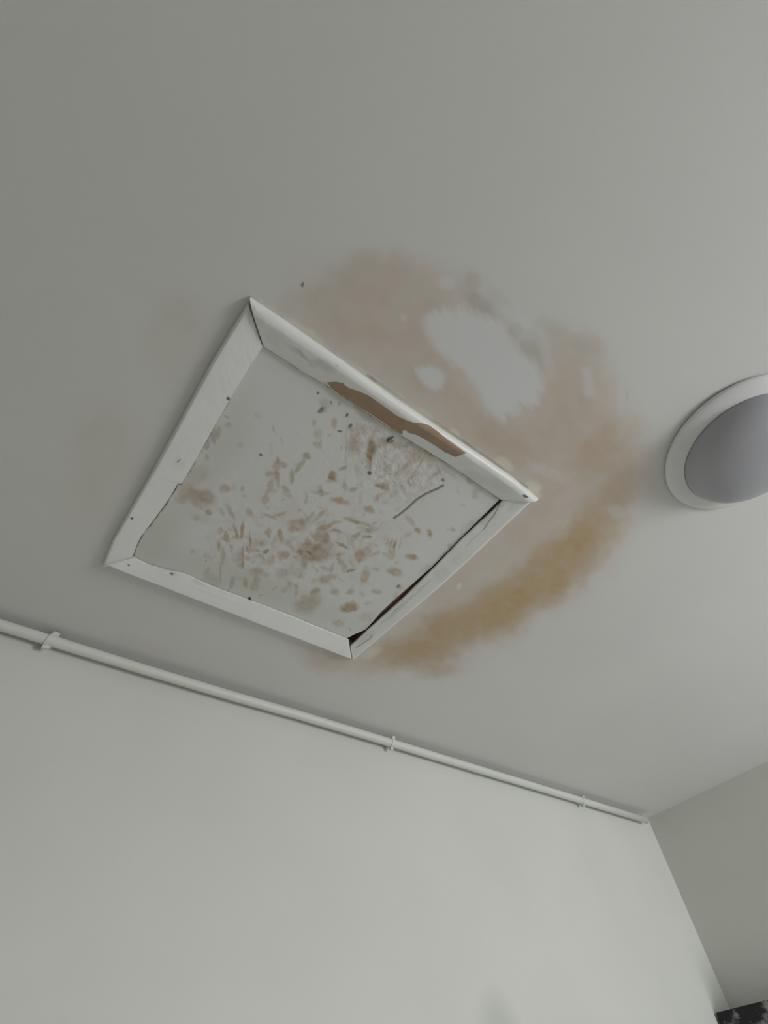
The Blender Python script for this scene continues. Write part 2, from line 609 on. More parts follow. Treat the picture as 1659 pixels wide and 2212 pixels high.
def to_hatch(V_):
    return np.asarray(V_, float) - np.array(HL)


bm = bmesh.new()
e = .0005
tl = .012
x0, x1, y0, y1 = OPEN['x0'] + e, OPEN['x1'] - e, OPEN['y0'] + e, OPEN['y1'] - e
z0, z1 = CEIL + .0004, CEIL + .11
for bx_ in ((x0, x0 + tl * .3, y0, y1, z0 + .02, z1), (x1 - tl * .3, x1, y0, y1, z0 + .0, z1), (x0 + tl * .3, x1 - tl * .3, y0, y0 + tl * .3, z0 + .02, z1),
            (x0 + tl * .3, x1 - tl * .3, y1 - tl * .3, y1, z0 + .02, z1), (x0, x1, y0, y1, z1, z1 + .009)):
    add_box(bm, *bx_)
lin = bm_obj('hatch_lining', bm, m_timber, hatch)
lin.data.transform(Matrix.Translation(-HL))
lin['label'] = 'dark reddish timber lining'
bm = bmesh.new()
add_box(bm, x1 - .05, x1 - .006, y0 + .006, y1 - .075, CEIL + .0145, CEIL + .035)
led = bm_obj('stop_batten', bm, m_batten, hatch)
led.data.transform(Matrix.Translation(-HL))
led['label'] = 'brown batten seen through the gap'

# panel
NU, NVv = 400, 420
sv = np.linspace(0, 1, NVv)
iTL, iBL = at_ceiling((567, 750), -GAPZ), at_ceiling((287, 1205), -GAPZ)
Rr = np.array([at_ceiling(p, -GAPZ) for p in PANEL_R])
Lp = np.stack([iTL + np.array([-.008, -.008, 0]), iBL + np.array([-.008, .008, 0])])
Rp = np.vstack([[Rr[0] + np.array([.001, -.008, 0])], Rr, [Rr[-1] + np.array([-.002, .010, 0])]])
ys = np.linspace(OPEN['y0'] + .006, OPEN['y1'] - .006, NVv)
lx = np.interp(ys, Lp[:, 1], Lp[:, 0])
rx = np.interp(ys, Rp[:, 1], Rp[:, 0])
su = np.linspace(0, 1, NU)
PX = lx[:, None] + (rx - lx)[:, None] * su[None]
PY = np.repeat(ys[:, None], NU, 1)
Vp = np.stack([PX.ravel(), PY.ravel(), np.full(NU * NVv, CEIL + GAPZ)], 1)
Sp = survey(Vp)
X0, Y0 = Sp[:, 0], Sp[:, 1]
X = X0 + 7 * (fbm(X0 / 16, Y0 / 16, 101) - .5) + 4 * (fbm(X0 / 6, Y0 / 6, 111) - .5)
Y = Y0 + 7 * (fbm(X0 / 16, Y0 / 16, 121) - .5) + 4 * (fbm(X0 / 6, Y0 / 6, 131) - .5)
br_, ol_, dk_, fl_ = (np.zeros_like(X) for _ in range(4))


def marks(off, sc_, rows):
    global br_, ol_, dk_
    for x, y, rx_, ry_, an, am, kind in rows:
        cxx, cyy, a, b2 = off[0] + x / sc_, off[1] + y / sc_, max(1.3, rx_ / sc_), max(1.3, ry_ / sc_)
        sel = (np.abs(X - cxx) < 2.2 * max(a, b2) + 3) & (np.abs(Y - cyy) < 2.2 * max(a, b2) + 3)
        if not sel.any():
            continue
        e_ = min(1, am * (1.3 if kind != 'd' else .85)) * ell(X[sel], Y[sel], cxx, cyy, a, b2, an, .95 if kind != 'd' else .6)
        t_ = {'b': br_, 'g': ol_, 'd': dk_}[kind]
        t_[sel] = over(t_[sel], e_)
        if kind == 'b':
            ol_[sel] = over(ol_[sel], .25 * e_)


marks((380, 1000), 4.1475, [
    (850, 95, 55, 22, -15, .45, 'b'), (905, 110, 25, 45, -10, .55, 'b'), (840, 210, 28, 85, 22, .45, 'b'), (800, 335, 35, 38, 25, .5, 'b'), (915, 190, 14, 50, 0, .4, 'g'),
    (900, 30, 35, 45, 10, .4, 'b'), (970, 20, 30, 30, 0, .3, 'b'),
    (230, 310, 120, 72, 18, .42, 'b'), (240, 300, 90, 50, 10, .25, 'g'), (90, 240, 70, 70, 0, .32, 'b'), (295, 440, 32, 26, 30, .6, 'b'), (440, 235, 52, 34, -8, .45, 'b'), (50, 320, 60, 50, 0, .3, 'b'),
    (190, 390, 70, 22, 30, .3, 'g'), (200, 110, 110, 70, -30, .25, 'g'),
    (600, 235, 20, 28, 0, .35, 'g'), (520, 225, 20, 30, 0, .25, 'g'), (620, 300, 24, 16, 0, .25, 'g'), (985, 232, 34, 16, 22, .55, 'g'), (1045, 140, 19, 46, 5, .5, 'g'), (1100, 40, 18, 60, 30, .3, 'g'),
    (1500, 45, 42, 15, -14, .4, 'g'), (1410, 120, 30, 42, -28, .55, 'b'), (1592, 238, 42, 20, -18, .6, 'g'), (1512, 215, 18, 40, -28, .4, 'g'), (1310, 268, 72, 20, 4, .45, 'g'),
    (1312, 290, 12, 12, 0, .4, 'd'), (1170, 310, 16, 52, -4, .35, 'g'), (1475, 342, 82, 30, 14, .55, 'b'), (490, 440, 20, 80, -32, .42, 'g'), (415, 440, 20, 45, -25, .3, 'g'),
    (655, 440, 32, 40, -20, .45, 'g'), (840, 480, 70, 13, 25, .38, 'b'), (940, 455, 60, 14, -20, .35, 'b'), (1090, 550, 85, 52, 0, .42, 'b'), (1130, 530, 40, 30, 0, .25, 'g'), (1060, 600, 50, 20, 0, .35, 'b'),
    (1330, 580, 70, 25, -18, .55, 'b'), (1420, 540, 70, 18, -5, .4, 'g'), (1580, 515, 90, 18, 14, .45, 'b'), (1450, 612, 52, 12, 8, .45, 'b'), (1620, 640, 42, 22, -28, .45, 'g'), (1105, 415, 26, 16, 20, .35, 'g'),
    (1300, 450, 34, 18, -40, .45, 'g'), (1240, 510, 20, 60, 35, .25, 'b'), (400, 605, 24, 36, 10, .45, 'b'), (452, 655, 20, 58, -12, .55, 'b'), (535, 620, 14, 78, -10, .55, 'b'), (592, 610, 16, 78, 0, .65, 'b'),
    (545, 665, 50, 18, 0, .45, 'b'), (665, 680, 8, 74, 0, .6, 'b'), (432, 680, 30, 18, 0, .4, 'b'), (830, 620, 20, 52, -5, .4, 'b'), (940, 650, 28, 58, -16, .58, 'b'), (385, 740, 22, 46, 0, .5, 'b'),
    (490, 760, 14, 42, -15, .42, 'b'), (420, 840, 24, 68, 0, .45, 'g'), (640, 780, 12, 42, -30, .55, 'b'), (590, 790, 14, 50, 10, .4, 'b'), (805, 790, 26, 14, -28, .6, 'd'), (700, 785, 66, 22, 5, .45, 'b'),
    (720, 730, 90, 30, 0, .25, 'b'), (960, 825, 55, 36, 0, .42, 'b'), (600, 860, 12, 82, 0, .5, 'b'), (540, 860, 40, 50, 0, .25, 'g'), (840, 880, 36, 38, 0, .3, 'b'), (1240, 800, 150, 80, 8, .4, 'g'), (1240, 800, 150, 70, 8, .35, 'b'),
    (1110, 800, 32, 24, 0, .6, 'b'), (1190, 810, 25, 9, 30, .6, 'd'), (1120, 825, 9, 16, 0, .4, 'd'), (1175, 705, 32, 42, -20, .55, 'b'), (1150, 890, 30, 55, 10, .5, 'b'), (1310, 665, 66, 55, 0, .4, 'b'),
    (1500, 740, 52, 13, 20, .6, 'b'), (1560, 700, 30, 30, 0, .3, 'b'), (1460, 850, 18, 55, 0, .42, 'b'), (1220, 862, 36, 18, 0, .4, 'b'), (720, 970, 66, 40, 0, .42, 'b'), (955, 990, 56, 46, -20, .38, 'g'),
    (1090, 985, 62, 40, 20, .28, 'g'), (1360, 1030, 85, 30, -12, .42, 'b'), (1400, 950, 14, 60, 20, .3, 'b'), (1560, 960, 42, 10, -8, .6, 'g'), (1540, 965, 14, 6, -8, .5, 'd'), (1020, 1082, 26, 26, 0, .42, 'g'), (400, 980, 8, 85, 0, .42, 'g'),
    (500, 1080, 20, 66, 22, .4, 'g'), (625, 1070, 22, 46, 0, .42, 'b'), (275, 970, 42, 16, -40, .3, 'g'), (320, 1040, 90, 50, 20, .25, 'g'), (700, 1110, 40, 40, 0, .3, 'g'), (1250, 1150, 46, 28, -25, .52, 'g'), (1430, 1170, 36, 28, 0, .35, 'g'),
    (1560, 1150, 32, 22, -30, .35, 'g'), (1080, 1140, 22, 60, 18, .35, 'g'), (665, 1215, 15, 14, 0, 1.0, 'd'), (690, 1235, 12, 8, 0, .4, 'd'), (275, 882, 7, 7, 0, .85, 'd'), (145, 800, 20, 26, 0, .32, 'g'), (185, 490, 22, 22, 0, .25, 'g'), (1640, 820, 44, 62, 0, .38, 'b'),
    (810, 1000, 30, 22, 0, .3, 'g'), (240, 500, 120, 40, 20, .12, 'g')])
marks((640, 1060), 4.1475, [
    (660, 165, 46, 30, 28, .58, 'b'), (570, 290, 72, 24, 12, .45, 'b'), (650, 355, 24, 14, 20, .5, 'b'), (630, 412, 44, 17, 6, .65, 'b'), (640, 416, 24, 6, 6, .5, 'd'), (532, 400, 36, 18, -25, .45, 'g'), (580, 580, 48, 56, -8, .4, 'b'),
    (720, 560, 32, 20, -18, .42, 'g'), (690, 575, 24, 10, -30, .3, 'g'), (885, 490, 15, 54, 10, .55, 'g'), (882, 500, 9, 30, 10, .5, 'd'), (850, 490, 12, 60, 15, .3, 'b'), (930, 470, 10, 50, 10, .22, 'b'), (850, 580, 36, 40, 0, .35, 'b'),
    (1032, 600, 58, 26, 5, .5, 'b'), (1032, 600, 40, 18, 5, .25, 'g'), (1085, 355, 36, 28, 20, .42, 'b'), (1085, 355, 26, 22, 20, .3, 'g'), (1190, 385, 20, 36, -15, .6, 'b'), (1192, 400, 10, 10, 0, .5, 'd'), (1405, 350, 24, 18, 10, .45, 'g'), (1360, 350, 14, 14, 0, .2, 'g'), (1485, 340, 12, 40, 20, .25, 'g'),
    (485, 710, 40, 12, -6, .6, 'g'), (610, 765, 36, 78, 12, .48, 'b'), (700, 705, 36, 15, 0, .35, 'g'), (850, 715, 45, 28, 0, .4, 'g'), (890, 735, 60, 34, 15, .42, 'b'), (917, 860, 22, 14, -30, .6, 'd'), (925, 865, 30, 20, 0, .4, 'g'), (720, 905, 46, 22, 0, .45, 'g'),
    (485, 905, 46, 24, -25, .3, 'g'), (160, 900, 40, 22, -22, .45, 'g'), (470, 1050, 78, 40, -5, .85, 'b'), (470, 1070, 60, 18, -5, .4, 'b'), (500, 1010, 20, 20, 0, .4, 'b'), (620, 1130, 66, 40, -25, .22, 'g'), (370, 1190, 52, 32, 10, .34, 'g'), (110, 1010, 120, 76, -25, .3, 'g'), (110, 1010, 120, 70, -25, .2, 'b'),
    (340, 905, 42, 22, 0, .3, 'g'), (250, 420, 50, 45, 0, .35, 'b'), (400, 480, 46, 14, 25, .5, 'b'), (1150, 700, 60, 25, -40, .2, 'g'), (730, 330, 60, 12, -45, .2, 'g'), (240, 190, 34, 18, -40, .35, 'g'), (90, 70, 14, 46, 5, .25, 'g')])
marks((440, 760), 4.1475, [
    (1020, 363, 12, 12, 0, .85, 'd'), (1045, 522, 34, 20, -45, .7, 'd'), (1070, 510, 34, 34, -40, .4, 'g'), (1140, 455, 13, 14, 0, .55, 'd'), (1215, 470, 14, 18, 0, .45, 'g'), (1280, 570, 19, 11, -38, .9, 'd'), (1312, 663, 22, 13, -40, .85, 'd'), (1320, 690, 36, 26, 0, .4, 'g'),
    (1225, 712, 26, 10, 6, .85, 'd'), (1170, 640, 24, 48, 0, .38, 'b'), (510, 920, 18, 14, 40, .9, 'd'), (915, 935, 36, 26, 20, .6, 'g'), (915, 935, 30, 20, 20, .3, 'b'), (875, 1000, 18, 52, 28, .42, 'g'), (790, 1110, 22, 58, 8, .5, 'g'), (840, 1060, 14, 30, 30, .3, 'g'),
    (1020, 735, 42, 48, 0, .32, 'g'), (1010, 830, 38, 30, 0, .38, 'g'), (1050, 830, 10, 60, 0, .28, 'g'), (990, 640, 22, 32, 0, .28, 'g'), (660, 975, 14, 34, 0, .45, 'b'), (695, 1010, 54, 26, 12, .3, 'b'), (635, 700, 7, 42, -14, .4, 'g'), (690, 785, 9, 26, -5, .3, 'g'), (630, 720, 0, 0, 0, 0, 'g'),
    (1150, 1105, 32, 36, 10, .55, 'b'), (1165, 1140, 35, 26, 20, .45, 'g'), (1485, 1085, 18, 17, 0, .8, 'd'), (1490, 900, 26, 110, 4, .5, 'g'), (1490, 880, 34, 90, 4, .35, 'b'), (1560, 830, 44, 40, 0, .45, 'g'), (1600, 1200, 60, 26, 12, .5, 'b'), (1340, 830, 66, 90, 0, .26, 'b'), (1390, 700, 60, 60, 0, .22, 'b'),
    (1275, 920, 8, 160, 2, .3, 'g'), (1240, 860, 9, 24, 0, .4, 'g'), (1090, 460, 60, 40, 20, .25, 'g'), (490, 570, 30, 26, 0, .2, 'g'), (1245, 1040, 40, 14, -20, .4, 'g'), (1260, 1190, 14, 60, 0, .3, 'g'), (330, 830, 30, 24, 0, .2, 'g'), (600, 870, 16, 60, 0, .15, 'g'),
    (205, 580, 34, 10, 35, .45, 'g'), (140, 690, 26, 10, 60, .45, 'g'), (100, 740, 60, 50, -40, .34, 'g'), (100, 740, 50, 40, -40, .2, 'b'), (95, 800, 24, 12, 45, .4, 'g'), (30, 830, 24, 44, 30, .45, 'g'), (215, 655, 30, 24, 0, .28, 'g'), (25, 940, 20, 30, 0, .3, 'g'), (1190, 410, 130, 24, 36, .22, 'g'), (1450, 580, 130, 30, 36, .3, 'g'), (1640, 790, 10, 10, 0, .8, 'd')])
marks((700, 780), 3.607, [
    (508, 602, 32, 12, -25, .95, 'd'), (520, 625, 30, 8, -15, .7, 'd'), (560, 645, 60, 26, 20, .45, 'b'), (460, 640, 40, 22, -30, .45, 'g'), (370, 680, 26, 78, 8, .55, 'g'), (372, 690, 34, 70, 8, .4, 'b'), (352, 868, 16, 18, 0, .7, 'd'), (350, 780, 22, 70, 5, .38, 'b'), (445, 980, 54, 14, 14, .55, 'b'),
    (480, 610, 50, 26, 0, .45, 'g'), (600, 845, 90, 11, -40, .34, 'g'), (690, 760, 110, 34, -45, .22, 'b'), (740, 800, 90, 9, -52, .32, 'g'), (720, 720, 100, 40, 0, .22, 'b'), (895, 840, 10, 46, -22, .42, 'b'), (928, 925, 15, 13, 0, .75, 'd'), (470, 895, 70, 9, -22, .36, 'g'), (560, 870, 40, 10, -50, .3, 'g'),
    (1130, 935, 30, 20, 0, .3, 'b'), (1190, 1010, 40, 30, -30, .32, 'g'), (1180, 1055, 30, 16, 0, .3, 'g'), (430, 1050, 60, 18, -38, .34, 'b'), (620, 1000, 14, 44, -22, .32, 'g'), (590, 950, 10, 40, -20, .28, 'g'), (830, 760, 40, 60, 0, .22, 'b'), (800, 850, 60, 20, -45, .2, 'b'),
    (540, 1040, 40, 20, -40, .28, 'b'), (230, 640, 30, 80, 10, .22, 'b'), (65, 890, 30, 24, 0, .4, 'b'), (640, 660, 26, 14, 0, .35, 'g'), (980, 870, 80, 14, 36, .25, 'g'), (790, 990, 30, 8, -40, .22, 'g'), (690, 900, 60, 10, -45, .25, 'g')])
# small strokes filling the busy middle of the panel
rs = np.random.RandomState(5)
for k_ in range(190):
    if k_ < 120:
        x, y = 640 + 105 * rs.randn(), 1185 + 55 * rs.randn()
    else:
        x, y = 800 + 110 * rs.randn(), 1130 + 110 * rs.randn()
    s_ = rs.uniform(2.0, 6)
    marks((0, 0), 1, [(x, y, s_ * rs.uniform(1.2, 3), s_, rs.uniform(-60, 100), rs.uniform(.12, .34), 'bg'[rs.randint(2)])])
# fine wrinkled lines where the paint has lifted
n1 = fbm(X0 / 13, Y0 / 13, 500, 3)
rid = sstep(1 - np.abs(n1 - .5) / .035)
pat = sstep((fbm(X0 / 30, Y0 / 30, 520, 2) - .42) / .2)
busy = np.clip(ell(X0, Y0, 620, 1180, 190, 95, 5, 1.1) + ell(X0, Y0, 760, 1120, 130, 80, 20, 1.2) * .6, 0, 1)
br_ = over(br_, .40 * rid * pat * busy)
br_ = over(br_, .16 * sstep((fbm(X0 / 20, Y0 / 20, 540) - .45) / .2) * busy)
swirl = ell(X0, Y0, 860, 990, 105, 72, 35, 1.0)
n2 = fbm((X0 + Y0 * .6) / 9, (Y0 - X0 * .6) / 15, 560, 3)
ol_ = over(ol_, .42 * sstep(1 - np.abs(n2 - .5) / .05) * swirl)
br_ = over(br_, .25 * sstep((fbm(X0 / 16, Y0 / 16, 580) - .42) / .2) * swirl)
# crack in the paint, edge grime, gap shade painted along the frame
crack = [(851, 1119), (868, 1106.5), (885, 1093), (897, 1081.5), (900, 1079), (918, 1067.4), (946, 1055), (957, 1048.6)]
cw = stroke(X0 * .7 + X * .3, Y0 * .7 + Y * .3, crack, 4.4, 1.4)
dk_ = over(dk_, .72 * cw)
fl_ = over(fl_, .35 * ell(X, Y, 470, 980, 40, 130, 27, 1.3))
fl_ = over(fl_, .5 * ell(X, Y, 330, 1160, 50, 90, 35, 1.4))
fl_ = over(fl_, .5 * ell(X, Y, 560, 1270, 190, 30, 20, 1.3))
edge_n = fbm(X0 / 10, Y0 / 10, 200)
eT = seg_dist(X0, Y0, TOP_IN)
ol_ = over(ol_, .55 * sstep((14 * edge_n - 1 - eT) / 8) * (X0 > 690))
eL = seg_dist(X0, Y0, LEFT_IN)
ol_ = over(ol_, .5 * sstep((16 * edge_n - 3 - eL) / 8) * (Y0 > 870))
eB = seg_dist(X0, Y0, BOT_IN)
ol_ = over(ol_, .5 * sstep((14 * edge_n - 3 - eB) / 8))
dk_ = over(dk_, .75 * sstep((4.6 * edge_n + .4 - eL) / 1.6) * (Y0 > 1042))  # from here: shade of the gap beside the strips, painted dark on the panel
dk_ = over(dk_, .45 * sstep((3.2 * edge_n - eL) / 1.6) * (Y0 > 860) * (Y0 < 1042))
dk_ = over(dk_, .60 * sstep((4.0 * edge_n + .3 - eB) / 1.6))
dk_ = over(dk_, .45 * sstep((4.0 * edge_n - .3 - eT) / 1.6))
# blistered relief (metres, downwards is into the room)
rel = .0009 * (fbm(X0 / 22, Y0 / 22, 300) - .5) * np.clip(ell(X0, Y0, 680, 1130, 260, 210, 10, 1.2), 0, 1)
rel += .0022 * (fbm(X0 / 12, Y0 / 12, 310, 3) - .5) * ell(X0, Y0, 850, 990, 110, 75, 35, .9)
rel -= .0016 * cw
rel += .0010 * ell(X0, Y0, 846, 951, 10, 5, -20, .8)
Vp[:, 2] -= np.clip(rel, -.0008, .0012)
ii = np.arange(NU * NVv).reshape(NVv, NU)
fp = [tuple(f) for f in np.stack([ii[:-1, :-1], ii[1:, :-1], ii[1:, 1:], ii[:-1, 1:]], -1).reshape(-1, 4)]
rim = list(ii[0, :-1]) + list(ii[:-1, -1]) + list(ii[-1, :0:-1]) + list(ii[:0:-1, 0])
nvp = len(Vp)
upv = [(Vp[k_, 0], Vp[k_, 1], CEIL + .013) for k_ in rim]
nr = len(rim)
for k_ in range(nr):
    j = (k_ + 1) % nr
    fp.append((rim[k_], rim[j], nvp + j, nvp + k_))
fp.append(tuple(nvp + k_ for k_ in range(nr)))
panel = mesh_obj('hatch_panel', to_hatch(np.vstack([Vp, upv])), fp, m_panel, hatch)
panel['label'] = 'white painted panel with brown water marks and a crack'
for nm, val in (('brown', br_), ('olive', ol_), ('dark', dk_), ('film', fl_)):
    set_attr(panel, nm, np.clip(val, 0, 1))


# frame strips
def strip(name, outer, inner, outer_visible_low, t_out, n_s, round_share, label, seed):
    s = np.linspace(0, 1, n_s)
    po, pi_ = resample(outer, s), resample(inner, s)
    O = np.array([at_ceiling(p, t_out * .9 if outer_visible_low else 0.0) for p in po])
    I = np.array([at_ceiling(p, T_IN) for p in pi_])
    v0 = .30
    prof = [(0, 0), (0, t_out * v0)]
    for k_ in range(1, 9):
        a = k_ / 8 * math.pi / 2
        prof.append((round_share * (1 - math.cos(a)) ** 1.0, t_out * (v0 + (1 - v0) * math.sin(a))))
    for k_ in range(1, 37):
        q_ = k_ / 36
        prof.append((round_share + (1 - round_share) * q_, t_out + (T_IN - t_out) * (q_ ** 1.15)))
    prof.append((1, 0))
    rows = []
    for u_, t_ in prof:
        P = O * (1 - u_) + I * u_
        P[:, 2] = CEIL - t_
        rows.append(P)
    G = np.array(rows)                      # (profile, along, 3)
    rough = .0005 * (fbm(s[None] * 60 + np.zeros((len(prof), 1)), np.arange(len(prof))[:, None] / 9 + 0 * s[None], seed) - .5)
    G[2:-1, :, 2] += rough[2:-1]
    M_, N_ = G.shape[:2]
    ii = np.arange(M_ * N_).reshape(M_, N_)
    f = [tuple(q_) for q_ in np.stack([ii[:-1, :-1], ii[:-1, 1:], ii[1:, 1:], ii[1:, :-1]], -1).reshape(-1, 4)]
    f.append(tuple(ii[:, 0]))
    f.append(tuple(ii[::-1, -1]))
    for k_ in range(N_ - 1):
        f.append((ii[0, k_ + 1], ii[0, k_], ii[-1, k_], ii[-1, k_ + 1]))
    Vs = G.reshape(-1, 3)
    bmx = bmesh.new()
    o = mesh_obj(name, to_hatch(Vs), f, m_strip, hatch)
    bmx.from_mesh(o.data)
    bmesh.ops.recalc_face_normals(bmx, faces=bmx.faces)
    bmx.to_mesh(o.data)
    bmx.free()
    sm = [len(p.vertices) == 4 for p in o.data.polygons]
    o.data.polygons.foreach_set('use_smooth', sm)
    o['label'] = label
    Sx = survey(Vs)
    x_, y_ = Sx[:, 0], Sx[:, 1]
    xn = x_ + 5 * (fbm(x_ / 9, y_ / 9, seed) - .5)
    yn = y_ + 5 * (fbm(x_ / 9, y_ / 9, seed + 7) - .5)
    g, ch, d = np.zeros(len(Vs)), np.zeros(len(Vs)), np.zeros(len(Vs))
    for a in GRIME.get(label, ()):
        v = a[5] * ell(xn, yn, *a[:5], soft=.9)
        g = over(g, v)
    for a in DOTS:
        d = over(d, .92 * ell(x_, y_, *a, soft=.5))
    for pts, w_, am in LINES:
        d = over(d, am * stroke(xn * .5 + x_ * .5, yn * .5 + y_ * .5, pts, w_, .9))
    eI = seg_dist(x_, y_, inner)
    ch = .8 * ell(x_, y_, 389, 995, 3, 9, 15, .6)
    g = over(g, .35 * sstep((5 * fbm(x_ / 14, y_ / 14, seed + 3) - eI) / 3))
    for nm, val in (('grime', g), ('chip', ch), ('dark', d)):
        set_attr(o, nm, np.clip(val, 0, 1))
    return o, G


DOTS = [(493, 861, 4.2, 3.6, 30), (285, 1120, 3.2, 2.6, 0), (278, 1221, 2.2, 2.4, 0), (1135, 1072, 7, 2.6, 20), (371, 1239, 3, 2, 20), (540.5, 1293, 3, 3, 0)]
LINES = [([(1080, 1084), (1070, 1108), (1052, 1132), (1046, 1142)], 1.8, .8), ([(1046, 1142), (1020, 1166), (1006, 1180)], 1.0, .45),
         ([(1000, 1035), (1024, 1050)], 1.0, .35),
         ([(880, 932), (906, 941), (935, 958), (959, 974), (984, 986.5), (1005, 978)], 2.0, .85),  # shadow edge along the tear's lower side, painted as a dark line
         ([(768, 1400), (783, 1391), (797, 1381), (803, 1372)], 1.6, .6), ([(874, 1296), (862, 1310), (846, 1325)], 1.0, .45),
         ([(700, 824), (708, 836)], 1.6, .4)]
GRIME = {
    'strip nearest the camera with a long torn patch': [(640, 757, 20, 6, 35, .3, ), (655, 768, 22, 4, 45, .45), (705, 790, 22, 10, 35, .35), (728, 790, 5, 3, 0, .6), (680, 785, 14, 8, 0, .25),
                                                        (1060, 1015, 30, 8, 33, .22), (1090, 1050, 40, 14, 20, .2), (1025, 1030, 30, 10, 30, .2), (600, 730, 30, 16, 30, .16), (560, 690, 10, 20, -20, .22), (545, 668, 6, 8, 0, .5)],
    'strip on the left side with chipped inner edge': [(545, 672, 12, 14, 0, .3), (556, 725, 5, 14, -15, .3), (388, 1000, 12, 14, 0, .18)],
    'strip on the right side with a dark gap along it': [(1120, 1090, 26, 10, -30, .22), (955, 1240, 14, 20, 35, .2), (985, 1208, 16, 10, -45, .16), (1060, 1110, 12, 30, 40, .3), (1080, 1088, 10, 8, 0, .4), (790, 1378, 24, 8, -35, .3), (850, 1325, 40, 4, -40, .4), (900, 1280, 40, 3, -42, .3)],
    'strip nearest the back wall with wavy inner edge': [(430, 1258, 16, 6, 25, .3), (372, 1240, 6, 3, 10, .5), (460, 1285, 60, 3, 20, .1)],
}
strip('frame_strip', LEFT_OUT, LEFT_IN, False, T_OUT, 420, .10, 'strip on the left side with chipped inner edge', 401)
st_top, Gt = strip('frame_strip', TOP_OUT, TOP_IN, False, .019, 460, .27, 'strip nearest the camera with a long torn patch', 411)
strip('frame_strip', BOT_OUT, BOT_IN, True, .0185, 420, .12, 'strip nearest the back wall with wavy inner edge', 421)
strip('frame_strip', RIGHT_OUT, RIGHT_IN, True, T_OUT * .8, 420, .18, 'strip on the right side with a dark gap along it', 431)

# torn patch: the bare brown board showing on the near strip, a thin sheet lying on the strip's sloping face
TEAR = [(706, 826), (725, 824.4), (741, 827.7), (748, 834), (755.5, 838.8), (775, 845), (797, 855), (825, 874), (855, 896.5), (877, 907.5), (894, 913), (911, 914.5), (927, 918.6), (944, 931),
        (966, 949), (985.5, 963), (1005, 977.4), (984, 986.5), (958, 974), (936, 957.5), (905, 941), (878, 929.8), (870, 929.7), (869.5, 939.5)] + \
       [(847, 926), (827.5, 911.5), (800, 893.5), (769, 874), (741.6, 857), (716, 838)]
tri = []
from mathutils.geometry import delaunay_2d_cdt
from mathutils.bvhtree import BVHTree
bound = resample(np.asarray(TEAR + [TEAR[0]], float), np.linspace(0, 1, 300)[:-1])
gxx, gyy = np.meshgrid(np.arange(700, 1012, 3.0), np.arange(818, 992, 3.0))
ok = inside(gxx, gyy, TEAR) & (seg_dist(gxx, gyy, TEAR, True) > 1.6)
cand = np.vstack([bound, np.stack([gxx[ok], gyy[ok]], 1)])
nb = len(bound)
dv, _e, df, *_ = delaunay_2d_cdt([Vector((float(p[0]), float(p[1]))) for p in cand], [], [list(range(nb))], 1, 1e-4)
bvh = BVHTree.FromPolygons([Vector(v.co) + HL for v in st_top.data.vertices], [tuple(p.vertices) for p in st_top.data.polygons])
lo_, up_ = [], []
for p in dv:
    d = Vector(ray((p.x, p.y))).normalized()
    hit, nor, _i, _d = bvh.ray_cast(Vector((0, 0, CAM_Z)), d)
    if hit is None:
        hit, nor, _i, _d = bvh.find_nearest(Vector(at_ceiling((p.x, p.y), .006)))
    nor = -nor if nor.z > 0 else nor
    lo_.append(hit + nor * .0005 - HL)
    up_.append(hit - nor * .0008 - HL)
bm = bmesh.new()
vl = [bm.verts.new(v) for v in lo_]
vu = [bm.verts.new(v) for v in up_]
for f_ in df:
    bm.faces.new([vl[i] for i in f_])
    bm.faces.new([vu[i] for i in reversed(f_)])
for e_ in [e_ for e_ in bm.edges if len(e_.link_faces) == 1 and e_.verts[0] in set(vl) and e_.verts[1] in set(vl)]:
    i0, i1 = vl.index(e_.verts[0]), vl.index(e_.verts[1])
    bm.faces.new((vl[i0], vl[i1], vu[i1], vu[i0]))
bare = bm_obj('exposed_board', bm, m_bare, st_top)
bare['label'] = 'bare brown board where the white surface has torn away'

# a raised drip of paint on the left strip and a blob on the ceiling beside the right strip
def blob(name, p, drop, r_, mat, parent, stretch=(1, 1, .4), ang=0):
    bm = bmesh.new()
    bmesh.ops.create_uvsphere(bm, u_segments=16, v_segments=8, radius=1)
    c_ = at_ceiling(p, drop)
    bm.transform(Matrix.Translation(Vector(to_hatch(c_))) @ Matrix.Rotation(ang, 4, 'Z') @ Matrix.Diagonal((r_ * stretch[0], r_ * stretch[1], r_ * stretch[2], 1)))
    return bm_obj(name, bm, mat, parent, True)


blob('paint_drip', (389, 995), .0086, .004, m_white, hatch, (.7, 1.9, .8), math.radians(20))

# ------------------------------------------------------------------ round ceiling light
LC = (1.0045, -.0655)
light = empty('ceiling_light', (LC[0], LC[1], CEIL))
tag(light, 'round flush ceiling light with white rim and grey dome cover, unlit', 'ceiling light')


def arc(r0, z0, r1, z1, n=10, out=True):
    o_ = []
    for k_ in range(n + 1):
        a = k_ / n * math.pi / 2
        o_.append((r0 + (r1 - r0) * (math.sin(a) if out else 1 - math.cos(a)), z0 + (z1 - z0) * (1 - math.cos(a) if out else math.sin(a))))
    return o_


